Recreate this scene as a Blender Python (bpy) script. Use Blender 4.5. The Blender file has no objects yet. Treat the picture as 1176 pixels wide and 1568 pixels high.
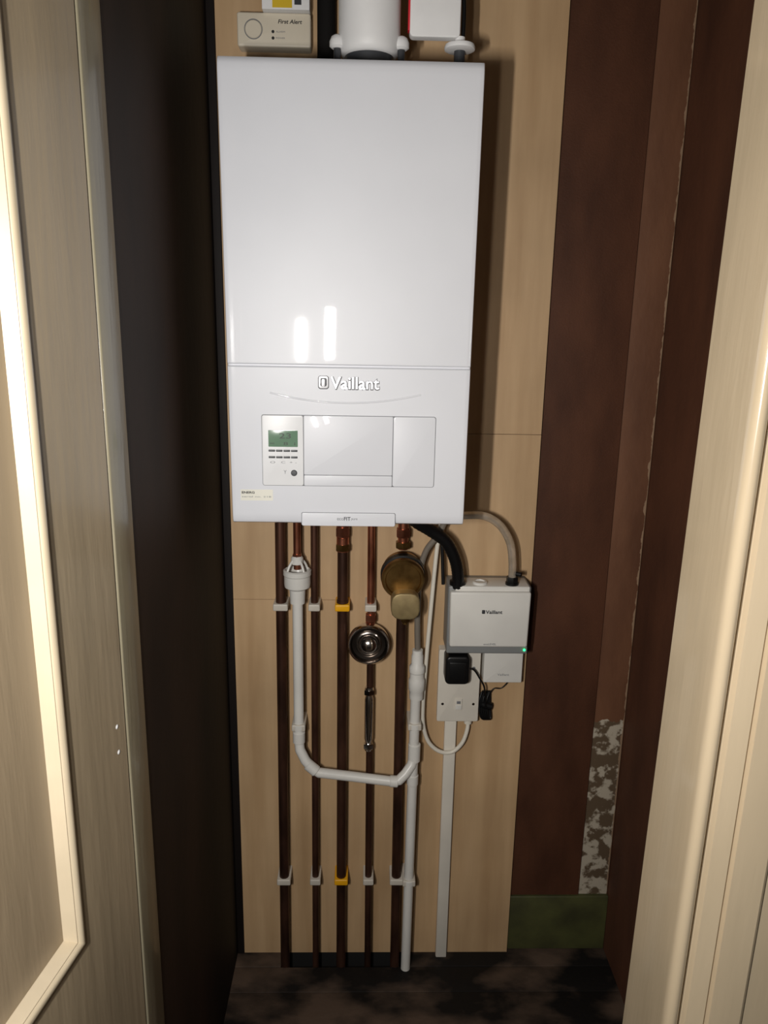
import bpy, bmesh, math, random
from mathutils import Vector, Matrix
random.seed(3)
scn = bpy.context.scene
scn.view_settings.view_transform = 'Standard'
scn.view_settings.look = 'None'
COL = bpy.context.collection

# ------------------------------------------------------------ materials
def lin(c):
    o = []
    for v in c[:3]:
        v /= 255.0
        o.append(v/12.92 if v <= 0.04045 else ((v+0.055)/1.055)**2.4)
    return (*o, 1.0)

def mat(name, col, rough=0.5, metal=0.0, col2=None, scale=(8, 8, 8), detail=4.0, lo=0.35, hi=0.65,
        bump=0.0, bscale=None, coat=0.0, spec=0.5, emis=0.0, trans=0.0, alpha=1.0, crough=0.08):
    m = bpy.data.materials.new(name); m.use_nodes = True
    nt = m.node_tree; n = nt.nodes; l = nt.links
    b = n['Principled BSDF']
    b.inputs['Base Color'].default_value = lin(col)
    b.inputs['Roughness'].default_value = rough
    b.inputs['Metallic'].default_value = metal
    b.inputs['Specular IOR Level'].default_value = spec
    b.inputs['Coat Weight'].default_value = coat
    b.inputs['Coat Roughness'].default_value = crough
    b.inputs['Transmission Weight'].default_value = trans
    b.inputs['Alpha'].default_value = alpha
    if emis:
        b.inputs['Emission Color'].default_value = lin(col); b.inputs['Emission Strength'].default_value = emis
    tc = n.new('ShaderNodeTexCoord')
    mp = n.new('ShaderNodeMapping'); mp.inputs['Scale'].default_value = scale
    l.new(tc.outputs['Object'], mp.inputs['Vector'])
    ns = n.new('ShaderNodeTexNoise'); ns.inputs['Scale'].default_value = 1.0; ns.inputs['Detail'].default_value = detail
    l.new(mp.outputs[0], ns.inputs['Vector'])
    if col2 is None:
        col2 = tuple(max(0, v*0.95) for v in col)
    r = n.new('ShaderNodeValToRGB')
    r.color_ramp.elements[0].position = lo; r.color_ramp.elements[0].color = lin(col)
    r.color_ramp.elements[1].position = hi; r.color_ramp.elements[1].color = lin(col2)
    l.new(ns.outputs['Fac'], r.inputs[0]); l.new(r.outputs[0], b.inputs['Base Color'])
    if bump:
        mp2 = n.new('ShaderNodeMapping'); mp2.inputs['Scale'].default_value = bscale or scale
        l.new(tc.outputs['Object'], mp2.inputs['Vector'])
        n2 = n.new('ShaderNodeTexNoise'); n2.inputs['Scale'].default_value = 1.0; n2.inputs['Detail'].default_value = 3
        l.new(mp2.outputs[0], n2.inputs['Vector'])
        bp = n.new('ShaderNodeBump'); bp.inputs['Strength'].default_value = bump; bp.inputs['Distance'].default_value = 0.002
        l.new(n2.outputs['Fac'], bp.inputs['Height']); l.new(bp.outputs[0], b.inputs['Normal'])
    return m

M = {}
M['enamel'] = mat('boiler_white_enamel', (217, 219, 225), 0.42, col2=(214, 216, 222), coat=0.7, crough=0.03, spec=0.4)
M['gap'] = mat('panel_gap_grey', (120, 122, 126), 0.6)
M['panelwhite'] = mat('control_panel_plastic', (226, 227, 229), 0.38)
M['lcd'] = mat('lcd_glass', (104, 132, 110), 0.15, col2=(92, 118, 100), emis=0.12)
M['lcdink'] = mat('lcd_digits', (30, 44, 34), 0.5)
M['dark'] = mat('dark_grey_plastic', (58, 60, 64), 0.4)
M['outline'] = mat('lettering_outline', (84, 86, 90), 0.5)  # dark grey outline behind the silver lettering and badge
M['silver'] = mat('chromed_lettering', (236, 236, 240), 0.3, metal=0.3)
M['ltgrey'] = mat('light_grey_print', (120, 122, 126), 0.5)
M['black'] = mat('black_rubber', (14, 14, 15), 0.38, spec=0.4)
M['matteblack'] = mat('matte_black', (20, 18, 17), 0.8, spec=0.2)
M['chrome'] = mat('chrome_plating', (215, 208, 202), 0.18, metal=1.0)
M['chromedk'] = mat('dark_steel', (92, 84, 78), 0.3, metal=1.0)  # darker steel colour for the valve ring and plate screws
M['brass'] = mat('brass', (168, 132, 78), 0.36, metal=0.95, col2=(126, 96, 54), scale=(40, 40, 40))
M['brassface'] = mat('brushed_brass_cap', (158, 140, 100), 0.5, metal=0.55, col2=(142, 124, 88), scale=(60, 60, 60))
M['copper'] = mat('copper_dark_reflection', (98, 66, 52), 0.42, metal=0.7, col2=(64, 43, 34), scale=(30, 30, 9), bump=0.1)  # dark reflected surroundings put into the copper colour
M['copperbright'] = mat('copper_bright', (196, 124, 96), 0.32, metal=0.9, col2=(140, 84, 62), scale=(40, 40, 16))  # brighter reddish copper for upper pipe ends and nuts
M['pvc'] = mat('white_pvc_pipe', (226, 224, 218), 0.32)
M['clipwhite'] = mat('white_clip_plastic', (205, 198, 186), 0.4)
M['clipyellow'] = mat('yellow_clip_plastic', (240, 178, 20), 0.4, col2=(226, 160, 16))
M['spur'] = mat('socket_plastic', (222, 216, 204), 0.32)
M['pump'] = mat('pump_cover_plastic', (222, 220, 214), 0.35)
M['pumpgrey'] = mat('pump_grey_plastic', (132, 134, 134), 0.45)
M['cable'] = mat('white_cable_sheath', (228, 222, 208), 0.4)
M['hosegrey'] = mat('grey_hose', (120, 112, 102), 0.35)
M['hoseclear'] = mat('clear_pvc_hose', (212, 200, 184), 0.18, col2=(190, 178, 160), scale=(60, 60, 60), trans=0.6)
M['led'] = mat('green_led', (40, 255, 120), 0.4, emis=4.0)
M['red'] = mat('red_print', (214, 34, 50), 0.4)
M['yellow'] = mat('yellow_card', (226, 190, 40), 0.5)
M['alarm'] = mat('alarm_plastic', (222, 212, 192), 0.4)
M['sticker'] = mat('paper_sticker', (226, 224, 212), 0.6)
M['paper'] = mat('white_card', (238, 238, 238), 0.5)
M['ink'] = mat('black_ink', (22, 22, 22), 0.6)
M['cream'] = mat('cream_gloss_paint', (172, 155, 128), 0.3, col2=(152, 137, 113), scale=(9, 9, 2.0), bump=0.5, bscale=(60, 60, 8), coat=0.15)
M['panelcream'] = mat('cream_gloss_paint_panel', (172, 153, 126), 0.32, col2=(154, 137, 112), scale=(9, 9, 2.0), bump=0.5, bscale=(60, 60, 8))
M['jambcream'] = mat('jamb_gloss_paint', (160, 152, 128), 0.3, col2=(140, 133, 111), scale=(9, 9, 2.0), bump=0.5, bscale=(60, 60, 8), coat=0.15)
M['mould'] = mat('moulding_gloss_highlight', (214, 198, 170), 0.3, col2=(200, 185, 158), coat=0.3, bump=0.2, bscale=(60, 60, 9))  # paler than the door: bright flash streak put into the moulding colour
M['creamwhite'] = mat('off_white_gloss_paint', (222, 203, 172), 0.2, col2=(208, 190, 160), scale=(9, 9, 2.0), bump=0.35, bscale=(50, 50, 7), coat=0.6)
M['hallwall'] = mat('hall_wall_paint', (206, 202, 196), 0.7, bump=0.2, bscale=(80, 80, 80))
M['brown'] = mat('brown_hardboard', (86, 53, 36), 0.7, col2=(70, 42, 28), scale=(14, 14, 5), bump=0.3, bscale=(300, 300, 300), spec=0.25)
M['brownright'] = mat('brown_painted_wall', (94, 59, 41), 0.68, col2=(76, 47, 33), scale=(10, 10, 4), bump=0.3, bscale=(90, 90, 60), spec=0.3)
M['green'] = mat('green_painted_plaster', (78, 80, 44), 0.6, col2=(56, 56, 32), scale=(12, 12, 12), bump=0.3, bscale=(60, 60, 60))
M['pit'] = mat('floor_void', (12, 10, 9), 0.9)
M['floor'] = mat('stained_old_floor', (88, 72, 60), 0.7, col2=(18, 15, 13), scale=(5, 8, 5), detail=12, lo=0.40, hi=0.56, bump=0.5, bscale=(50, 70, 12), spec=0.3)
M['ceil'] = mat('ceiling_paint', (120, 110, 98), 0.8)

# plywood: pale birch with faint vertical figure and a few knots
m = mat('birch_plywood', (208, 175, 134), 0.55, col2=(184, 150, 110), scale=(26, 4, 2.2), detail=7, lo=0.3, hi=0.72, bump=0.08, bscale=(120, 10, 10))
nt = m.node_tree; n = nt.nodes; l = nt.links
tc = [x for x in n if x.type == 'TEX_COORD'][0]; b = n['Principled BSDF']
vo = n.new('ShaderNodeTexVoronoi'); vo.inputs['Scale'].default_value = 5.5
l.new(tc.outputs['Object'], vo.inputs['Vector'])
rr = n.new('ShaderNodeValToRGB'); rr.color_ramp.elements[0].position = 0.012; rr.color_ramp.elements[0].color = (1, 1, 1, 1)
rr.color_ramp.elements[1].position = 0.035; rr.color_ramp.elements[1].color = (0, 0, 0, 1)
l.new(vo.outputs['Distance'], rr.inputs[0])
mx = n.new('ShaderNodeMixRGB'); mx.inputs['Color2'].default_value = lin((120, 78, 46))
src = b.inputs['Base Color'].links[0].from_socket
l.new(rr.outputs[0], mx.inputs['Fac']); l.new(src, mx.inputs['Color1']); l.new(mx.outputs[0], b.inputs['Base Color'])
big = n.new('ShaderNodeTexNoise'); big.inputs['Scale'].default_value = 3.2; big.inputs['Detail'].default_value = 6
l.new(tc.outputs['Object'], big.inputs['Vector'])
br = n.new('ShaderNodeMapRange'); br.inputs['From Min'].default_value = 0.35; br.inputs['From Max'].default_value = 0.7
br.inputs['To Min'].default_value = 1.0; br.inputs['To Max'].default_value = 0.78
l.new(big.outputs['Fac'], br.inputs['Value'])
mu = n.new('ShaderNodeMixRGB'); mu.blend_type = 'MULTIPLY'; mu.inputs['Fac'].default_value = 1
l.new(mx.outputs[0], mu.inputs['Color1']); l.new(br.outputs[0], mu.inputs['Color2']); l.new(mu.outputs[0], b.inputs['Base Color'])
M['ply'] = m

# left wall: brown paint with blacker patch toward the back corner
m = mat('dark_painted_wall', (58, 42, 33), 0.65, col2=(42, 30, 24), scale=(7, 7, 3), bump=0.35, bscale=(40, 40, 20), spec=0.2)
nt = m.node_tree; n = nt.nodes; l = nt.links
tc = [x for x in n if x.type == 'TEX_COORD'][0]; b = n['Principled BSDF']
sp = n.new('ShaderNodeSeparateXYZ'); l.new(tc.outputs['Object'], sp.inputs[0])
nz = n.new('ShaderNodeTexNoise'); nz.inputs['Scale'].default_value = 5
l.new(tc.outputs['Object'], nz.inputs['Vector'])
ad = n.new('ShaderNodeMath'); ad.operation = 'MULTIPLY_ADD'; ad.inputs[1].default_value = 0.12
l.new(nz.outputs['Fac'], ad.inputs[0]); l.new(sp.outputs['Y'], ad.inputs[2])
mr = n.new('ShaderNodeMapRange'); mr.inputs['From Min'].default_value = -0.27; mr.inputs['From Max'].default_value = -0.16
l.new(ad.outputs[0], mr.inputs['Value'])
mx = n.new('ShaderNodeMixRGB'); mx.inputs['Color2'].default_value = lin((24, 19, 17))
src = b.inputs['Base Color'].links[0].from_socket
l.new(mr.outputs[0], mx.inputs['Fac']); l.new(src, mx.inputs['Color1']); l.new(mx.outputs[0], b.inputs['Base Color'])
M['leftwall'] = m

# plaster strip: brown paint over plaster, flaking right edge, bare and mottled low down
m = mat('painted_plaster_strip', (112, 76, 54), 0.65, col2=(92, 60, 42), scale=(14, 14, 4), bump=0.4, bscale=(80, 80, 40), spec=0.3)
nt = m.node_tree; n = nt.nodes; l = nt.links
tc = [x for x in n if x.type == 'TEX_COORD'][0]; b = n['Principled BSDF']
sp = n.new('ShaderNodeSeparateXYZ'); l.new(tc.outputs['Object'], sp.inputs[0])
nz = n.new('ShaderNodeTexNoise'); nz.inputs['Scale'].default_value = 38; nz.inputs['Detail'].default_value = 7; nz.inputs['Roughness'].default_value = 0.6
l.new(tc.outputs['Object'], nz.inputs['Vector'])
blot = n.new('ShaderNodeValToRGB'); blot.color_ramp.elements[0].position = 0.45; blot.color_ramp.elements[0].color = lin((184, 174, 156))
blot.color_ramp.elements[1].position = 0.53; blot.color_ramp.elements[1].color = lin((96, 80, 62))
l.new(nz.outputs['Fac'], blot.inputs[0])
low = n.new('ShaderNodeMath'); low.operation = 'LESS_THAN'; low.inputs[1].default_value = 0.63
zz = n.new('ShaderNodeMath'); zz.operation = 'MULTIPLY_ADD'; zz.inputs[1].default_value = 0.04
l.new(nz.outputs['Fac'], zz.inputs[0]); l.new(sp.outputs['Z'], zz.inputs[2]); l.new(zz.outputs[0], low.inputs[0])
mx = n.new('ShaderNodeMixRGB'); src = b.inputs['Base Color'].links[0].from_socket
l.new(low.outputs[0], mx.inputs['Fac']); l.new(src, mx.inputs['Color1']); l.new(blot.outputs[0], mx.inputs['Color2'])
ed = n.new('ShaderNodeMath'); ed.operation = 'MULTIPLY_ADD'; ed.inputs[1].default_value = 0.016
l.new(nz.outputs['Fac'], ed.inputs[0]); l.new(sp.outputs['X'], ed.inputs[2])
ed2 = n.new('ShaderNodeMath'); ed2.operation = 'GREATER_THAN'; ed2.inputs[1].default_value = 0.6250
l.new(ed.outputs[0], ed2.inputs[0])
mx2 = n.new('ShaderNodeMixRGB'); mx2.inputs['Color2'].default_value = lin((150, 124, 100))
l.new(ed2.outputs[0], mx2.inputs['Fac']); l.new(mx.outputs[0], mx2.inputs['Color1']); l.new(mx2.outputs[0], b.inputs['Base Color'])
M['strip'] = m

# ------------------------------------------------------------ geometry helpers
def group(name):
    e = bpy.data.objects.new(name, None); e.empty_display_size = 0.05
    COL.objects.link(e); return e

def finish(name, me, mt, parent=None, sharp=35):
    for p in me.polygons: p.use_smooth = True
    try: me.set_sharp_from_angle(angle=math.radians(sharp))
    except Exception: pass
    if mt is not None: me.materials.append(mt if not isinstance(mt, str) else M[mt])
    o = bpy.data.objects.new(name, me); COL.objects.link(o)
    if parent is not None: o.parent = parent
    return o

def from_bm(name, bm, mt, parent=None, sharp=35):
    bmesh.ops.recalc_face_normals(bm, faces=bm.faces)
    me = bpy.data.meshes.new(name); bm.to_mesh(me); bm.free()
    return finish(name, me, mt, parent, sharp)

def box(name, a, b, mt, parent=None, bev=0.0, seg=3):
    bm = bmesh.new(); bmesh.ops.create_cube(bm, size=1)
    for v in bm.verts:
        v.co = Vector([(a[i]+b[i])/2 + v.co[i]*(b[i]-a[i]) for i in range(3)])
    if bev:
        bmesh.ops.bevel(bm, geom=list(bm.edges), offset=bev, segments=seg, profile=0.5, affect='EDGES')
    return from_bm(name, bm, mt, parent)

def rbox(name, a, b, mt, parent=None, rad=0.01, edge=0.002, rseg=6):
    """box facing -y with rounded outline corners in xz and a small front edge bevel"""
    bm = bmesh.new(); bmesh.ops.create_cube(bm, size=1)
    for v in bm.verts:
        v.co = Vector([(a[i]+b[i])/2 + v.co[i]*(b[i]-a[i]) for i in range(3)])
    es = [e for e in bm.edges if abs(e.verts[0].co.y-e.verts[1].co.y) > 1e-6]
    bmesh.ops.bevel(bm, geom=es, offset=rad, segments=rseg, profile=0.5, affect='EDGES')
    yf = min(a[1], b[1])
    if edge:
        es = [e for e in bm.edges if all(abs(v.co.y-yf) < 1e-6 for v in e.verts)]
        bmesh.ops.bevel(bm, geom=es, offset=edge, segments=3, profile=0.5, affect='EDGES')
    return from_bm(name, bm, mt, parent)

def lathe(name, prof, org, axis, mt, parent=None, seg=48, sharp=35):
    """prof: (radius, height) along axis"""
    ax = Vector(axis).normalized()
    t = Vector((1, 0, 0)) if abs(ax.x) < 0.9 else Vector((0, 1, 0))
    u = ax.cross(t).normalized(); v = ax.cross(u)
    bm = bmesh.new(); rings = []
    for r, h in prof:
        if r < 1e-5:
            rings.append([bm.verts.new(Vector(org)+ax*h)])
        else:
            rings.append([bm.verts.new(Vector(org)+ax*h+u*r*math.cos(2*math.pi*i/seg)+v*r*math.sin(2*math.pi*i/seg)) for i in range(seg)])
    for A, B in zip(rings, rings[1:]):
        for i in range(seg):
            j = (i+1) % seg
            if len(A) == 1 and len(B) == 1: continue
            if len(A) == 1: bm.faces.new((A[0], B[i], B[j]))
            elif len(B) == 1: bm.faces.new((A[i], A[j], B[0]))
            else: bm.faces.new((A[i], A[j], B[j], B[i]))
    return from_bm(name, bm, mt, parent, sharp)

def rod(name, p, q, r, mt, parent=None, seg=24, cap=0.0006):
    p = Vector(p); q = Vector(q); L = (q-p).length
    c = min(cap, r*0.4)
    return lathe(name, [(0, 0), (r-c, 0), (r, c), (r, L-c), (r-c, L), (0, L)], p, q-p, mt, parent, seg)

def hexnut(name, p, q, r, mt, parent=None):
    p = Vector(p); q = Vector(q); L = (q-p).length
    return lathe(name, [(0, 0), (r*0.93, 0), (r, L*0.12), (r, L*0.88), (r*0.93, L), (0, L)], p, q-p, mt, parent, 6, 20)

def catmull(pts, sub=8):
    P = [Vector(p) for p in pts]; P = [2*P[0]-P[1]] + P + [2*P[-1]-P[-2]]
    out = []
    for i in range(1, len(P)-2):
        for k in range(sub):
            t = k/sub
            out.append(0.5*((2*P[i]) + (P[i+1]-P[i-1])*t + (2*P[i-1]-5*P[i]+4*P[i+1]-P[i+2])*t*t + (3*P[i]-P[i-1]-3*P[i+1]+P[i+2])*t**3))
    out.append(P[-2]); return out

def sweep(name, pts, r, mt, parent=None, smooth=True, seg=14, sub=8, flat=1.0, ribs=None):
    P = catmull(pts, sub) if smooth else [Vector(p) for p in pts]
    bm = bmesh.new(); rings = []; nrm = None
    for i, p in enumerate(P):
        t = (P[min(i+1, len(P)-1)]-P[max(i-1, 0)]).normalized()
        if nrm is None:
            nrm = t.cross(Vector((0, 1, 0)));
            if nrm.length < 1e-3: nrm = t.cross(Vector((1, 0, 0)))
            nrm.normalize()
        else:
            nrm = (nrm - t*nrm.dot(t)).normalized()
        bn = t.cross(nrm)
        rad = r if ribs is None else r*(1+ribs*(i % 2))
        rings.append([bm.verts.new(p+nrm*rad*math.cos(2*math.pi*k/seg)+bn*rad*flat*math.sin(2*math.pi*k/seg)) for k in range(seg)])
    for A, B in zip(rings, rings[1:]):
        for i in range(seg):
            j = (i+1) % seg; bm.faces.new((A[i], A[j], B[j], B[i]))
    bm.faces.new(rings[0]); bm.faces.new(rings[-1][::-1])
    return from_bm(name, bm, mt, parent, 50)

def extrude_z(name, prof, z0, z1, mt, parent=None, shear=0.0, zref=0.0, sharp=30):
    bm = bmesh.new()
    A = [bm.verts.new((x+shear*(z0-zref), y, z0)) for x, y in prof]
    B = [bm.verts.new((x+shear*(z1-zref), y, z1)) for x, y in prof]
    k = len(prof)
    for i in range(k):
        j = (i+1) % k; bm.faces.new((A[i], A[j], B[j], B[i]))
    bm.faces.new(A); bm.faces.new(B[::-1])
    return from_bm(name, bm, mt, parent, sharp)

def text(name, body, x0, x1, z, y, h, mt, parent=None, ext=0.0003, offset=0.0, shear=0.0):
    """text facing -y, spanning x0..x1, centred at z with glyph height h"""
    c = bpy.data.curves.new(name, 'FONT'); c.body = body; c.size = 1; c.extrude = 0.01; c.offset = offset; c.shear = shear
    o = bpy.data.objects.new(name+'_tmp', c); COL.objects.link(o)
    bpy.context.view_layer.update()
    dg = bpy.context.evaluated_depsgraph_get()
    me = bpy.data.meshes.new_from_object(o.evaluated_get(dg)); bpy.data.objects.remove(o)
    xs = [v.co.x for v in me.vertices]; ys = [v.co.y for v in me.vertices]
    xa, xb, ya, yb = min(xs), max(xs), min(ys), max(ys)
    for v in me.vertices:
        X = x0 + (v.co.x-xa)/(xb-xa)*(x1-x0)
        Z = z + ((v.co.y-ya)/(yb-ya)-0.5)*h
        Y = y - ext*(1 if v.co.z > 0 else -1)
        v.co = (X, Y, Z)
    me.materials.clear()
    me.materials.append(M[mt]); me.name = name
    o = bpy.data.objects.new(name, me); COL.objects.link(o); o.parent = parent
    return o

# ------------------------------------------------------------ room shell
box('wall_back', (-0.30, 0.026, -0.02), (0.66, 0.08, 2.35), 'brownright')
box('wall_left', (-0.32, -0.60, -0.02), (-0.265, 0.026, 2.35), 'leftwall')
box('wall_right', (0.622, -0.60, -0.02), (0.68, 0.026, 2.35), 'brownright')
g = group('wall_front')
box('left_part', (-1.3, -0.675, 0), (-0.315, -0.602, 2.6), 'hallwall', g)
box('right_part', (0.50, -0.69, 0), (1.6, -0.602, 2.6), 'hallwall', g)
box('above_door', (-0.315, -0.675, 2.08), (0.50, -0.602, 2.6), 'hallwall', g)
box('ceiling', (-0.32, -0.60, 2.35), (0.68, 0.08, 2.40), 'ceil')
g = group('floor')
box('board_back_left', (-0.32, -0.042, -0.02), (-0.158, 0.026, 0), 'floor', g, 0.001)
box('board_back_right', (0.138, -0.042, -0.02), (0.68, 0.026, 0), 'floor', g, 0.001)
y = -0.043; k = 0
while y > -2.6:
    wd = 0.07 if k == 0 else 0.13
    x0, x1 = (-0.32, 0.68) if y > -0.6 else (-1.3, 1.6)
    box('board_%d' % k, (x0, y-wd, -0.02), (x1, y-0.001, 0), 'floor', g, 0.001)
    y -= wd; k += 1
box('void_bottom', (-0.16, -0.043, -0.12), (0.14, 0.026, -0.10), 'pit', g)
box('void_back', (-0.16, 0.010, -0.10), (0.14, 0.026, -0.0005), 'pit', g)

g = group('trim_3')
box('corner_batten', (-0.2645, -0.004, 0.0005), (-0.2495, 0.0255, 2.34), 'leftwall', g, 0.001)
g = group('hardboard_wall_panel')
box('sheet', (0.3845, 0.012, 0.152), (0.549, 0.0255, 2.34), 'brown', g, 0.0008)
g = group('plaster_strip')
box('strip', (0.550, 0.018, 0.145), (0.6205, 0.0255, 2.34), 'strip', g, 0.0015)
g = group('baseboard_back')
box('board', (0.384, 0.008, 0.0005), (0.6215, 0.0255, 0.150), 'green', g, 0.002)

g = group('plywood_backing_board')
sx = -0.017
box('lower_left', (-0.249, 0, 0.0), (sx, 0.0255, 0.9005), 'ply', g)
box('upper_left', (-0.249, 0, 0.9013), (sx, 0.0255, 2.34), 'ply', g)
box('lower_right', (sx, 0, 0.0), (0.383, 0.0255, 1.2595), 'ply', g)
box('upper_right', (sx, 0, 1.2605), (0.383, 0.0255, 2.34), 'ply', g)

# ------------------------------------------------------------ door frame (trim) and open door
g = group('trim_1')
box('jamb', (-0.314, -0.675, 0.0005), (-0.264, -0.601, 2.07), 'jambcream', g, 0.003)
g = group('trim_2')
x = 0.4280
prof = [(x, -0.605), (x, -0.712), (x-0.004, -0.716), (x-0.004, -0.728)]
for i in range(9):
    a = math.pi - i*math.pi/8*1.0
    prof.append((x+0.0055+0.0095*math.cos(a), -0.732-0.0115*math.sin(a)))
prof += [(x+0.017, -0.729), (x+0.021, -0.731), (x+0.024, -0.738), (x+0.046, -0.741), (x+0.0475, -0.736), (x+0.050, -0.736), (x+0.052, -0.743),
         (x+0.092, -0.744), (x+0.097, -0.740), (x+0.098, -0.736), (x+0.150, -0.735), (x+0.155, -0.69), (x+0.076, -0.69), (x+0.06, -0.605)]
extrude_z('jamb_and_architrave', prof, 0.0005, 2.07, 'creamwhite', g, 0.0125, 0.464, 40)

d = group('door_1')
u = Vector((-0.163, -0.9866, 0)).normalized(); nn = Vector((0, 0, 1)).cross(u)
d.matrix_world = Matrix.Translation((-0.266, -0.679, 0.008)) @ Matrix((u, nn, Vector((0, 0, 1)))).transposed().to_4x4()
W, H = 0.70, 2.05
P1 = (0.131, 0.569, 0.780, 1.93); P2 = (0.131, 0.569, 0.14, 0.60)
box('hinge_stile', (0, -0.038, 0), (P1[0], 0, H), 'cream', d)
box('lock_stile', (P1[1], -0.038, 0), (W, 0, H), 'cream', d)
box('bottom_rail', (P1[0], -0.038, 0), (P1[1], 0, P2[2]), 'cream', d)
box('lock_rail', (P1[0], -0.038, P2[3]), (P1[1], 0, P1[2]), 'cream', d)
box('top_rail', (P1[0], -0.038, P1[3]), (P1[1], 0, H), 'cream', d)
for k, (a, b_, c, e) in enumerate((P1, P2)):
    loops = [(0, 0), (0.0, 0.003), (0.002, 0.005), (0.005, 0.0055), (0.008, 0.0045), (0.010, 0.001), (0.0115, 0.001), (0.0165, -0.011), (0.018, -0.013)]
    bm = bmesh.new(); R_ = []
    for off, h in loops:
        R_.append([bm.verts.new(v) for v in ((a+off, h, c+off), (b_-off, h, c+off), (b_-off, h, e-off), (a+off, h, e-off))])
    for A, B in zip(R_, R_[1:]):
        for i in range(4):
            j = (i+1) % 4; bm.faces.new((A[i], A[j], B[j], B[i]))
    from_bm('panel_moulding_%d' % (k+1), bm, 'mould', d, 50)
    box('panel_%d' % (k+1), (a+0.002, -0.030, c+0.002), (b_-0.002, -0.0120, e-0.002), 'panelcream', d)
for zz in (0.956, 0.990):
    lathe('paint_chip', [(0, 0.0012), (0.002, 0.0008), (0.003, 0)], (0.020, 0.0, zz), (0, 1, 0), 'paper', d, 12)

# ------------------------------------------------------------ boiler
g = group('wall_mounted_boiler')
def boiler_shell():
    pr = [(-0.005, 1.147), (-0.287, 1.147), (-0.292, 1.1475), (-0.2965, 1.150), (-0.2990, 1.155), (-0.3000, 1.165), (-0.3000, 1.38),
          (-0.3000, 1.4040), (-0.2988, 1.4055), (-0.2960, 1.4065), (-0.2960, 1.4085), (-0.2990, 1.4095), (-0.3000, 1.4110), (-0.3000, 1.50), (-0.3000, 1.62),
          (-0.3000, 1.83), (-0.2992, 1.839), (-0.2972, 1.8445), (-0.2935, 1.8485), (-0.288, 1.850), (-0.005, 1.850)]
    xs = [(-1, 0.012), (-1, 0.006), (-0.9985, 0.0028), (-0.994, 0.0010), (-0.985, 0.0002), (-0.96, 0.0)]
    xs = xs + [(-a, b) for a, b in reversed(xs)]
    bm = bmesh.new(); rows = []
    for yy, zz in pr:
        hw = 0.1930 + 0.0030*(zz-1.147)/0.703
        row = []
        for sx_, off in xs:
            yq = yy + (off if yy < -0.28 else 0)
            row.append(bm.verts.new((sx_*hw, yq, zz)))
        rows.append(row)
    for A, B in zip(rows, rows[1:]):
        for i in range(len(A)-1):
            bm.faces.new((A[i], A[i+1], B[i+1], B[i]))
    bm.faces.new([r[0] for r in rows]); bm.faces.new([r[-1] for r in rows][::-1])
    return from_bm('casing', bm, 'enamel', g, 25)
boiler_shell()
box('bracket_back', (-0.185, -0.012, 1.155), (0.185, -0.0005, 1.845), 'gap', g)
rbox('flap_recess', (-0.1415, -0.3006, 1.2125), (0.1410, -0.298, 1.3295), 'gap', g, 0.004, 0.0002)
rbox('control_bezel', (-0.1407, -0.3024, 1.2133), (-0.0741, -0.299, 1.3287), 'panelwhite', g, 0.0035, 0.0008)
rbox('service_flap', (-0.0732, -0.3021, 1.2317), (0.0712, -0.299, 1.3287), 'enamel', g, 0.002, 0.0007)
rbox('service_flap_lower', (-0.0732, -0.3021, 1.2133), (0.0712, -0.299, 1.2309), 'enamel', g, 0.002, 0.0007)
rbox('blank_flap', (0.0721, -0.3021, 1.2133), (0.1402, -0.299, 1.3287), 'enamel', g, 0.0035, 0.0007)
rbox('lcd_display', (-0.1305, -0.3030, 1.2775), (-0.083, -0.302, 1.3045), 'lcd', g, 0.001, 0.0002)
text('lcd_time', '23', -0.113, -0.094, 1.2955, -0.3032, 0.0085, 'lcdink', g, 0.0001)
text('lcd_symbols', '=   8  i', -0.128, -0.087, 1.283, -0.3032, 0.005, 'lcdink', g, 0.0001)
for r_, zz in enumerate((1.2712, 1.2605)):
    for c_ in range(4):
        x0 = -0.1305 + c_*0.0121
        rbox('button_%d_%d' % (r_, c_), (x0, -0.3036, zz-0.0017), (x0+0.0106, -0.302, zz+0.0017), 'dark', g, 0.0008, 0.0003)
text('button_legend', 'O   C  + -', -0.128, -0.085, 1.252, -0.3026, 0.0035, 'ltgrey', g, 0.0001)
lathe('mode_knob', [(0, 0.0), (0.0052, 0.0), (0.0050, 0.0018), (0.004, 0.0026), (0, 0.0028)], (-0.0895, -0.3022, 1.2345), (0, -1, 0), 'dark', g, 24)
text('knob_mark', 'Y', -0.1065, -0.1015, 1.236, -0.3026, 0.006, 'ltgrey', g, 0.0001)
box('rating_sticker', (-0.178, -0.3003, 1.187), (-0.125, -0.2990, 1.2055), 'sticker', g)
text('sticker_heading', 'ENERG', -0.176, -0.155, 1.2005, -0.3005, 0.004, 'ink', g, 0.0001, offset=0.03)
text('sticker_print', 'serial no. 218', -0.176, -0.128, 1.1935, -0.3005, 0.0025, 'ltgrey', g, 0.0001)
rbox('bottom_tab_gap', (-0.0785, -0.3004, 1.1455), (0.0785, -0.290, 1.1680), 'gap', g, 0.003, 0.0002)
rbox('bottom_tab', (-0.0777, -0.3018, 1.1450), (0.0777, -0.290, 1.1673), 'enamel', g, 0.0028, 0.0008)
text('tab_text_small', 'eco', -0.0190, -0.0085, 1.1570, -0.3020, 0.0040, 'ltgrey', g, 0.0001)
text('tab_text_bold', 'FIT', -0.0075, 0.0035, 1.1578, -0.3020, 0.0062, 'dark', g, 0.0001, offset=0.02)
text('tab_text_tail', 'pure', 0.0045, 0.0150, 1.1566, -0.3020, 0.0042, 'ltgrey', g, 0.0001)
text('brand_backing', 'Vaillant', -0.0308, 0.0488, 1.3808, -0.3004, 0.0212, 'outline', g, 0.0003, offset=0.05)
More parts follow.
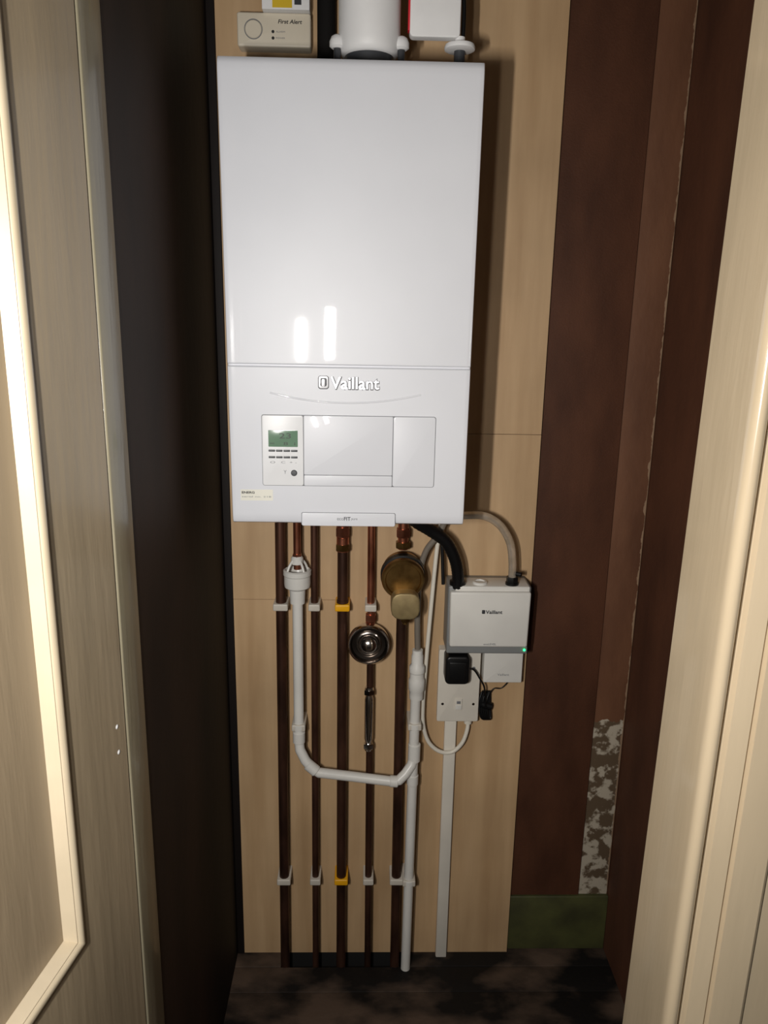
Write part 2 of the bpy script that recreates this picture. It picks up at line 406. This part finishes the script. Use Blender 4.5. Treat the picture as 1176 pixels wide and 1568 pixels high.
text('brand_lettering', 'Vaillant', -0.0298, 0.0478, 1.3816, -0.3014, 0.0190, 'silver', g, 0.0006, offset=0.006)
rbox('brand_badge_outer', (-0.0500, -0.3008, 1.3712), (-0.0325, -0.2990, 1.3925), 'outline', g, 0.0045, 0.0004)
rbox('brand_badge', (-0.0490, -0.3016, 1.3725), (-0.0335, -0.2990, 1.3920), 'silver', g, 0.004, 0.0005)
rbox('brand_badge_inner', (-0.0465, -0.3018, 1.3756), (-0.0360, -0.2990, 1.3893), 'outline', g, 0.003, 0.0002)
rbox('brand_badge_hare', (-0.0440, -0.3021, 1.3756), (-0.0390, -0.2990, 1.3873), 'silver', g, 0.002, 0.0002)
sm = []
for i in range(25):
    t = -1 + 2*i/24
    sm.append((-0.006+0.121*t, -0.2998, 1.3495+0.0150*t*t))
sweep('smile_ridge', sm, 0.0016, 'enamel', g, smooth=False, seg=8, flat=0.8)
box('base_plate', (-0.188, -0.285, 1.150), (0.188, -0.015, 1.156), 'dark', g)

# ------------------------------------------------------------ copper pipes
def clip(name, xc, z, w, mt, g, yb=0.0, yfz=-0.050):
    rbox(name, (xc-w/2, yfz, z-0.0075), (xc+w/2, yb-0.0003, z+0.0075), mt, g, 0.003, 0.0025)
ZC1, ZC2 = 0.901, 0.237
def pipe(xt, xb, r, segs=None, yellow=False, y=-0.035):
    g = group('copper_pipe')
    def X(z): return xb+(xt-xb)*(z/1.07)
    for i, (a, b_, mt) in enumerate(segs):
        rod('tube_%d' % (i+1), (X(a), y, a), (X(b_), y, b_), r, mt, g)
    for i, z in enumerate((ZC1, ZC2)):
        clip('clip_%d' % (i+1), X(z), z, 2*r+0.009, 'clipyellow' if yellow else 'clipwhite', g)
    return g, X
g1, X1 = pipe(-0.144, -0.148, 0.0108, segs=[(-0.099, 1.152, 'copper')])
g3, X3 = pipe(-0.075, -0.076, 0.0075, segs=[(-0.099, 1.152, 'copper')])
g2, X2 = pipe(-0.017, -0.017, 0.0108, segs=[(-0.099, 1.04, 'copper'), (1.04, 1.152, 'copperbright')], yellow=True)
rod('reducer', (-0.017, -0.035, 1.020), (-0.017, -0.035, 1.050), 0.0128, 'copperbright', g2)
hexnut('nut_upper', (-0.017, -0.035, 1.052), (-0.017, -0.035, 1.072), 0.0155, 'copperbright', g2)
hexnut('nut_lower', (-0.017, -0.035, 1.022), (-0.017, -0.035, 1.036), 0.0155, 'brass', g2)
rod('collar', (-0.017, -0.035, 0.890), (-0.017, -0.035, 0.915), 0.0122, 'copper', g2)
g4, X4 = pipe(0.041, 0.046, 0.0075, segs=[(-0.099, 0.566, 'copper'), (0.718, 0.778, 'copper'), (0.866, 1.152, 'copperbright')])
hexnut('nut', (0.042, -0.035, 0.868), (0.042, -0.035, 0.884), 0.012, 'copperbright', g4)
g5, X5 = pipe(0.106, 0.110, 0.0108, segs=[(-0.099, 0.908, 'copper'), (1.026, 1.152, 'copperbright')])
hexnut('nut_top', (0.106, -0.035, 1.052), (0.106, -0.035, 1.070), 0.0155, 'copperbright', g5)
hexnut('nut_low', (0.106, -0.035, 1.029), (0.106, -0.035, 1.042), 0.0165, 'brass', g5)

# chrome inline scale inhibitor on the cold pipe
g = group('chrome_inline_filter')
xc = 0.041
lathe('body', [(0, 0), (0.0085, 0), (0.0095, 0.006), (0.0095, 0.014), (0.0070, 0.018), (0.0098, 0.028), (0.0098, 0.122), (0.0070, 0.132),
               (0.0095, 0.136), (0.0095, 0.146), (0.0085, 0.150), (0, 0.150)], (xc, -0.035, 0.567), (0, 0, 1), 'chrome', g, 32)
hexnut('lower_nut', (xc, -0.035, 0.571), (xc, -0.035, 0.583), 0.0118, 'chrome', g)
hexnut('upper_nut', (xc, -0.035, 0.700), (xc, -0.035, 0.712), 0.0118, 'chrome', g)

# round chrome stop valve
g = group('round_chrome_stop_valve')
o = (0.0385, -0.030, 0.8215)
lathe('housing', [(0, 0), (0.034, 0), (0.043, 0.006), (0.0445, 0.020), (0.0430, 0.026), (0.0405, 0.0285), (0.0385, 0.0265)], o, (0, -1, 0), 'chrome', g, 64)
lathe('dark_ring', [(0.0387, 0.0265), (0.0350, 0.0190), (0.0280, 0.0180)], o, (0, -1, 0), 'chromedk', g, 64)
lathe('inner_ring', [(0.0285, 0.0178), (0.0275, 0.0215), (0.0255, 0.0225), (0.0235, 0.0205), (0.0225, 0.0180)], o, (0, -1, 0), 'chrome', g, 64)
dome = [(0.0215*math.cos(t*math.pi/16), 0.0178+0.0185*math.sin(t*math.pi/16)) for t in range(0, 8)] + [(0, 0.0363)]
lathe('dome', dome, o, (0, -1, 0), 'chrome', g, 64, 60)
hexnut('tail', (0.0425, -0.035, 0.7785), (0.0425, -0.035, 0.788), 0.012, 'copperbright', g)
hexnut('head', (0.0412, -0.035, 0.857), (0.0412, -0.035, 0.8655), 0.011, 'copperbright', g)

# brass magnetic filter
g = group('brass_magnetic_filter')
o = (0.1055, -0.030, 0.984)
lathe('drum', [(0, 0), (0.034, 0), (0.0400, 0.006), (0.0400, 0.045), (0.0435, 0.047), (0.0435, 0.056), (0.0405, 0.060), (0.036, 0.060), (0.034, 0.056), (0, 0.056)], o, (0, -1, -0.12), 'brass', g, 64)
lathe('black_gasket', [(0.0400, 0.026), (0.0450, 0.027), (0.0450, 0.040), (0.0400, 0.041)], o, (0, -1, -0.12), 'black', g, 64)
rbox('valve_head', (0.0815, -0.112, 0.902), (0.1385, -0.078, 0.957), 'brassface', g, 0.018, 0.003, 3)
rod('neck', (0.110, -0.035, 0.912), (0.110, -0.035, 0.955), 0.0155, 'brass', g)
rod('head_stem', (0.110, -0.030, 0.930), (0.110, -0.080, 0.930), 0.016, 'brass', g)
hexnut('drain_nut', (0.112, -0.080, 0.886), (0.112, -0.080, 0.900), 0.0100, 'brass', g)
rod('drain_stub', (0.112, -0.080, 0.898), (0.112, -0.086, 0.912), 0.006, 'brass', g)
rod('drain_knob', (0.112, -0.079, 0.880), (0.112, -0.079, 0.887), 0.006, 'brass', g)

# ------------------------------------------------------------ condensate pipework (white plastic)
g = group('white_plastic_waste_pipe')
yw = -0.048
rod('copper_drop', (-0.109, yw, 0.985), (-0.109, yw, 1.152), 0.0075, 'copperbright', g)
hexnut('copper_drop_nut', (-0.109, yw, 1.002), (-0.109, yw, 1.018), 0.010, 'copperbright', g)
lathe('tundish', [(0.0105, -0.030), (0.0150, -0.030), (0.0160, -0.012), (0.0165, 0.0), (0.0260, 0.006), (0.0270, 0.012), (0.0270, 0.030), (0.0285, 0.032), (0.0285, 0.041),
                  (0.0250, 0.043), (0.0235, 0.041), (0.0200, 0.020), (0.0100, 0.010), (0, 0.008)], (-0.109, yw, 0.942), (0, 0, 1), 'pvc', g, 48)
for a in (0.6, 2.2, 3.8, 5.4):
    sweep('tundish_strut', [(-0.109+0.024*math.cos(a), yw+0.024*math.sin(a), 0.982), (-0.109+0.018*math.cos(a), yw+0.018*math.sin(a), 0.995),
                            (-0.109+0.009*math.cos(a), yw+0.009*math.sin(a), 1.006)], 0.0028, 'pvc', g, seg=8)
lathe('tundish_inlet', [(0.0078, 0), (0.0125, 0), (0.0125, 0.012), (0.0095, 0.016), (0.0078, 0.016)], (-0.109, yw, 0.997), (0, 0, 1), 'pvc', g, 32)
R0 = 0.0108
U = [(-0.109, yw, 0.93), (-0.109, yw, 0.595), (-0.107, yw-0.004, 0.577), (-0.095, yw-0.012, 0.556), (-0.079, yw-0.016, 0.538), (-0.066, yw-0.018, 0.530),
     (0.0, yw-0.018, 0.5215), (0.095, yw-0.018, 0.5085), (0.108, yw-0.018, 0.5115), (0.122, yw-0.014, 0.525), (0.135, yw-0.006, 0.541), (0.1405, yw, 0.556), (0.1405, yw, 0.58)]
sweep('u_bend_run', U, R0, 'pvc', g, smooth=False, seg=24)
rod('drop', (0.1410, yw, 0.80), (0.1350, yw, 0.0005), R0, 'pvc', g)
def collar(name, p, q, r): rod(name, p, q, r, 'pvc', g, cap=0.0015)
collar('elbow_collar_a', (-0.109, yw, 0.592), (-0.109, yw, 0.618), 0.0132)
collar('elbow_collar_b', (-0.090, yw-0.014, 0.548), (-0.070, yw-0.018, 0.532), 0.0125)
collar('elbow_collar_c', (0.088, yw-0.018, 0.5095), (0.106, yw-0.018, 0.5085), 0.0125)
collar('branch_collar', (0.1405, yw, 0.548), (0.1408, yw, 0.590), 0.0134)
collar('pipe_collar_low', (0.1387, yw, 0.490), (0.1389, yw, 0.515), 0.0125)
lathe('coupling', [(0.0108, 0.0), (0.0145, 0.0), (0.0150, 0.006), (0.0150, 0.018), (0.0172, 0.022), (0.0172, 0.044), (0.0150, 0.048), (0.0150, 0.060), (0.0165, 0.062),
                   (0.0165, 0.074), (0.0125, 0.080), (0.0125, 0.098), (0.0110, 0.103), (0.0110, 0.112), (0, 0.112)], (0.1415, yw, 0.698), (0, 0, 1), 'pvc', g, 40)
for nm, xx, zz in (('clip_a', -0.109, 0.632), ('clip_b', 0.1395, 0.635), ('clip_c', 0.1370, 0.243)):
    clip(nm, xx, zz, 0.029, 'clipwhite', g, 0.0, -0.0615)
rod('saddle_a', (-0.109, yw-0.002, 0.626), (-0.109, yw-0.002, 0.638), 0.0138, 'pvc', g)
rod('saddle_b', (0.1395, yw-0.002, 0.629), (0.1395, yw-0.002, 0.641), 0.0138, 'pvc', g)
rod('saddle_c', (0.1370, yw-0.002, 0.237), (0.1370, yw-0.002, 0.249), 0.0138, 'pvc', g)

# ------------------------------------------------------------ hoses and cables
g = group('grey_drain_hose')
sweep('hose', [(0.195, -0.060, 1.152), (0.188, -0.058, 1.095), (0.172, -0.055, 1.058), (0.153, -0.050, 1.028), (0.142, -0.047, 0.985), (0.139, -0.047, 0.92), (0.1395, -0.047, 0.86), (0.1415, yw, 0.811)], 0.0062, 'hosegrey', g)
g = group('black_corrugated_hose')
sweep('hose', [(0.095, -0.140, 1.152), (0.120, -0.115, 1.110), (0.155, -0.095, 1.083), (0.188, -0.085, 1.057), (0.208, -0.077, 1.020), (0.2165, -0.070, 0.985), (0.2180, -0.066, 0.955)], 0.0118, 'black', g, sub=10, seg=20, ribs=0.06)
g = group('clear_plastic_hose')
sweep('hose', [(0.150, -0.080, 1.152), (0.175, -0.075, 1.112), (0.215, -0.072, 1.108), (0.262, -0.070, 1.107), (0.296, -0.068, 1.088), (0.319, -0.066, 1.052), (0.327, -0.064, 1.01), (0.329, -0.062, 0.967)], 0.0082, 'hoseclear', g, seg=18)
hexnut('black_nut', (0.329, -0.062, 0.960), (0.329, -0.062, 0.978), 0.0125, 'black', g)
rod('side_barb', (0.331, -0.062, 0.985), (0.346, -0.070, 0.985), 0.005, 'black', g)
g = group('pump_control_cable')
sweep('cable', [(0.180, -0.050, 1.152), (0.184, -0.045, 1.06), (0.187, -0.045, 1.01), (0.190, -0.048, 0.955)], 0.0036, 'black', g, seg=10)
g = group('white_power_cable')
sweep('cable', [(0.190, -0.030, 1.152), (0.178, -0.028, 1.04), (0.172, -0.030, 0.96), (0.166, -0.032, 0.86), (0.161, -0.032, 0.76), (0.158, -0.030, 0.68), (0.160, -0.028, 0.625),
                (0.173, -0.027, 0.582), (0.198, -0.026, 0.558), (0.226, -0.025, 0.556), (0.248, -0.024, 0.578), (0.258, -0.022, 0.610), (0.259, -0.018, 0.631)], 0.0045, 'cable', g)
lathe('gland', [(0.005, 0), (0.0085, 0.001), (0.0085, 0.010), (0, 0.010)], (0.259, -0.018, 0.6225), (0, 0, 1), 'cable', g, 24)

# ------------------------------------------------------------ condensate pump
g = group('condensate_pump')
box('grey_base', (0.199, -0.072, 0.812), (0.368, -0.0005, 0.960), 'pumpgrey', g, 0.004)
bm = bmesh.new()
bmesh.ops.create_cube(bm, size=1)
for v in bm.verts:
    top = v.co.z > 0
    v.co = Vector((0.2835 + v.co.x*(0.164 if top else 0.160), -0.0725 + v.co.y*(0.027 if top else 0.029), 0.8925 + v.co.z*0.119))
bmesh.ops.bevel(bm, geom=list(bm.edges), offset=0.0045, segments=4, profile=0.5, affect='EDGES')
from_bm('front_cover', bm, 'pump', g)
box('top_cover', (0.212, -0.078, 0.948), (0.364, -0.020, 0.9615), 'pump', g, 0.003)
lathe('hose_socket', [(0, 0), (0.0165, 0), (0.0165, 0.008), (0.013, 0.010), (0, 0.010)], (0.218, -0.062, 0.9600), (0, 0, 1), 'black', g, 32)
lathe('spare_inlet_cap', [(0, 0), (0.0150, 0), (0.0150, 0.005), (0.0135, 0.0062), (0.0100, 0.0062), (0.0090, 0.004), (0, 0.004)], (0.264, -0.058, 0.9605), (0, 0, 1), 'pump', g, 32)
lathe('outlet_socket', [(0, 0), (0.0135, 0), (0.0135, 0.006), (0, 0.006)], (0.329, -0.062, 0.9600), (0, 0, 1), 'black', g, 32)
text('brand_print', 'Vaillant', 0.2740, 0.3080, 0.9105, -0.0878, 0.0078, 'dark', g, 0.0001, offset=0.02)
rbox('brand_badge', (0.2665, -0.0880, 0.9065), (0.2728, -0.080, 0.9145), 'dark', g, 0.0015, 0.0002)
text('model_print', 'ecoLEVEL', 0.2730, 0.2990, 0.8405, -0.0878, 0.0040, 'ltgrey', g, 0.0001)
lathe('status_led', [(0, 0), (0.0026, 0), (0.0020, 0.0016), (0, 0.002)], (0.3610, -0.0725, 0.8215), (0, -1, 0), 'led', g, 16)

g = group('wireless_receiver_box')
rbox('case', (0.2850, -0.036, 0.729), (0.3680, -0.0005, 0.802), 'pump', g, 0.003, 0.002)
text('print', 'Vaillant', 0.3150, 0.3400, 0.7480, -0.0363, 0.0050, 'ltgrey', g, 0.0001)

g = group('fused_spur_socket')
rbox('back_box', (0.1905, -0.022, 0.6340), (0.2785, -0.0005, 0.8000), 'spur', g, 0.003, 0.001)
rbox('face_plate', (0.1890, -0.030, 0.6330), (0.2790, -0.0222, 0.8010), 'spur', g, 0.004, 0.0018)
rbox('fuse_carrier', (0.2270, -0.0325, 0.6620), (0.2430, -0.0295, 0.6880), 'spur', g, 0.0015, 0.0008)
rbox('fuse_slot', (0.2310, -0.0332, 0.6770), (0.2390, -0.0320, 0.6830), 'ltgrey', g, 0.0005, 0.0001)
rbox('switch_rocker', (0.2285, -0.0340, 0.6640), (0.2415, -0.0320, 0.6740), 'pump', g, 0.001, 0.0006)
for xx, zz in ((0.2005, 0.6750), (0.2675, 0.6750)):
    lathe('screw', [(0, 0), (0.0030, 0), (0.0024, 0.0010), (0, 0.0012)], (xx, -0.0300, zz), (0, -1, 0), 'chromedk', g, 16)
lathe('indicator', [(0, 0), (0.0032, 0), (0.0026, 0.0008), (0, 0.001)], (0.2650, -0.0300, 0.7600), (0, -1, 0), 'ltgrey', g, 16)
g = group('black_power_adapter')
rbox('plug_body', (0.1995, -0.070, 0.7400), (0.2500, -0.0303, 0.8040), 'black', g, 0.010, 0.005)
box('plug_ridge', (0.207, -0.073, 0.752), (0.2425, -0.069, 0.792), 'black', g, 0.0015)
sweep('lead', [(0.246, -0.050, 0.770), (0.262, -0.050, 0.765), (0.275, -0.045, 0.745), (0.287, -0.040, 0.722), (0.292, -0.028, 0.695), (0.296, -0.025, 0.665)], 0.0020, 'black', g, seg=8)
for k in range(5):
    a = 0.004*k-0.008
    sweep('coiled_lead_%d' % k, [(0.2955+a, -0.012-0.004*(k % 2), 0.695), (0.2900+a, -0.018, 0.672), (0.2950+a, -0.022, 0.640), (0.3040+a*0.6, -0.018, 0.636), (0.3020+a*0.6, -0.012, 0.668), (0.2980+a, -0.010, 0.697)], 0.0025, 'black', g, seg=8)
rod('lead_tie', (0.286, -0.016, 0.668), (0.310, -0.016, 0.662), 0.0085, 'black', g)
sweep('receiver_lead', [(0.302, -0.018, 0.690), (0.312, -0.018, 0.706), (0.328, -0.016, 0.706), (0.340, -0.016, 0.718), (0.343, -0.016, 0.728)], 0.0013, 'black', g, seg=8)
g = group('cable_trunking')
box('trunking', (0.2090, -0.0150, 0.0008), (0.2350, -0.0003, 0.6325), 'spur', g, 0.0015)
box('trunking_lid', (0.2100, -0.0165, 0.0008), (0.2340, -0.0149, 0.6325), 'spur', g, 0.0006)

# ------------------------------------------------------------ things above the boiler
g = group('carbon_monoxide_alarm')
rbox('case', (-0.2055, -0.032, 1.9420), (-0.0770, -0.0005, 1.9960), 'alarm', g, 0.004, 0.003)
lathe('test_button_ring', [(0.0160, 0), (0.0160, 0.0012), (0.0148, 0.0012), (0.0148, 0)], (-0.1770, -0.0318, 1.9690), (0, -1, 0), 'ltgrey', g, 40)
lathe('test_button', [(0, 0.0020), (0.0135, 0.0020), (0.0143, 0.0012), (0.0146, 0)], (-0.1770, -0.0318, 1.9690), (0, -1, 0), 'alarm', g, 40)
text('brand_print', 'First Alert', -0.1340, -0.0920, 1.9820, -0.0322, 0.0065, 'ink', g, 0.0001, offset=0.02, shear=0.2)
for zz, t_ in ((1.9660, 'ALARM'), (1.9560, 'POWER')):
    lathe('led', [(0, 0.001), (0.0022, 0.0006), (0.0026, 0)], (-0.1430, -0.0320, zz), (0, -1, 0), 'ink', g, 16)
    text('led_print', t_, -0.1380, -0.1220, zz, -0.0322, 0.0026, 'ltgrey', g, 0.0001)
g = group('small_printed_carton')
box('carton', (-0.160, -0.045, 1.9965), (-0.078, -0.004, 2.060), 'paper', g, 0.001)
box('yellow_panel', (-0.142, -0.0456, 1.999), (-0.108, -0.0448, 2.057), 'yellow', g)
box('dark_panel', (-0.104, -0.0456, 2.004), (-0.092, -0.0448, 2.057), 'dark', g)
g = group('black_sleeve')  # plain black sleeve added to fill the dark gap left of the flue
rod('sleeve', (-0.050, -0.020, 1.853), (-0.050, -0.020, 2.345), 0.0165, 'matteblack', g)

g = group('boiler_flue')
fx, fy = 0.0258, -0.150
lathe('neck', [(0.040, 0), (0.040, 0.060)], (fx, fy, 1.8495), (0, 0, 1), 'dark', g, 48)
lathe('base_flange', [(0.044, 0), (0.058, 0), (0.058, 0.010), (0.044, 0.014)], (fx, fy, 1.8502), (0, 0, 1), 'enamel', g, 48)
lathe('outer_duct', [(0.030, 0.0), (0.0400, 0.0), (0.0455, 0.003), (0.0485, 0.010), (0.0500, 0.020), (0.0500, 0.200)], (fx, fy, 1.8930), (0, 0, 1), 'paper', g, 64, 60)
lathe('upper_duct', [(0.0500, 0), (0.0500, 0.03), (0.054, 0.035), (0.054, 0.06), (0, 0.06)], (fx, fy, 2.093), (0, 0, 1), 'paper', g, 48)
rod('horizontal_duct', (fx, fy+0.02, 2.21), (fx, -0.0005, 2.21), 0.0500, 'paper', g, 48)
lathe('elbow_head', [(0, 0.09), (0.030, 0.085), (0.047, 0.070), (0.052, 0.045), (0.052, 0)], (fx, fy, 2.155), (0, 0, 1), 'paper', g, 48)
for s, xx in ((-1, fx-0.0515), (1, fx+0.0515)):
    lathe('test_point_cap', [(0, 0), (0.0085, 0), (0.0125, 0.003), (0.0125, 0.010), (0.0095, 0.017), (0.005, 0.020), (0, 0.0205)], (xx, fy-0.012, 1.9020), (0, 0, 1), 'paper', g, 32)
    rod('test_point_stem', (xx, fy-0.012, 1.8502), (xx, fy-0.012, 1.9025), 0.006, 'dark', g)
g = group('folded_instruction_card')
rbox('card', (0.0900, -0.168, 1.9210), (0.1710, -0.150, 2.0500), 'paper', g, 0.007, 0.002)
box('red_edge', (0.0872, -0.167, 1.9300), (0.0905, -0.151, 2.0480), 'red', g, 0.001)
g = group('air_vent_cap')
lathe('cap', [(0, 0), (0.0200, 0), (0.0245, 0.002), (0.0250, 0.005), (0.0235, 0.009), (0.0080, 0.0115), (0.0080, 0.020), (0, 0.020)], (0.1720, -0.158, 1.9040), (0, 0, 1), 'paper', g, 48)
rod('stem', (0.172, -0.158, 1.8502), (0.172, -0.158, 1.905), 0.009, 'dark', g)
sweep('vent_wire', [(0.177, -0.150, 1.915), (0.178, -0.149, 1.96), (0.176, -0.148, 2.0), (0.176, -0.14, 2.06), (0.176, -0.10, 2.15), (0.176, -0.004, 2.2)], 0.0035, 'black', g, seg=10)

# ------------------------------------------------------------ lights (hand-held phone torch / flash)
def lamp(name, loc, aim, sx_, sy_, power, col):
    L = bpy.data.lights.new(name, 'AREA'); L.shape = 'RECTANGLE'; L.size = sx_; L.size_y = sy_; L.energy = power; L.color = col
    o = bpy.data.objects.new(name, L); COL.objects.link(o); o.location = loc
    o.rotation_euler = (Vector(aim)-Vector(loc)).to_track_quat('-Z', 'Y').to_euler()
    return o
lamp('camera_flash', (-0.200, -1.540, 1.415), (0.12, -0.05, 1.10), 0.022, 0.12, 11.4, (1.0, 0.965, 0.92))
lamp('torch_light', (-0.097, -1.540, 1.435), (0.12, -0.05, 1.10), 0.032, 0.16, 2.9, (1.0, 0.965, 0.92))
wd = bpy.data.worlds.new('dim_hall'); scn.world = wd; wd.use_nodes = True
wd.node_tree.nodes['Background'].inputs[0].default_value = (1.0, 0.93, 0.85, 1)
wd.node_tree.nodes['Background'].inputs[1].default_value = 0.025

# ------------------------------------------------------------ camera
yaw, th, rho = math.radians(1.5), math.radians(14), 0.0178
f = Vector((math.sin(yaw)*math.cos(th), math.cos(yaw)*math.cos(th), -math.sin(th)))
r = Vector((math.cos(yaw), -math.sin(yaw), 0)); u_ = r.cross(f)
Rv = math.cos(rho)*r+math.sin(rho)*u_; Uv = -math.sin(rho)*r+math.cos(rho)*u_
cam = bpy.data.objects.new('camera', bpy.data.cameras.new('camera')); COL.objects.link(cam)
cam.matrix_world = Matrix.Translation((0.0265, -1.544, 1.48)) @ Matrix((Rv, Uv, -f)).transposed().to_4x4()
cam.data.sensor_fit = 'VERTICAL'; cam.data.sensor_height = 36; cam.data.lens = 36*1178.0/1568; cam.data.clip_start = 0.02
scn.camera = cam
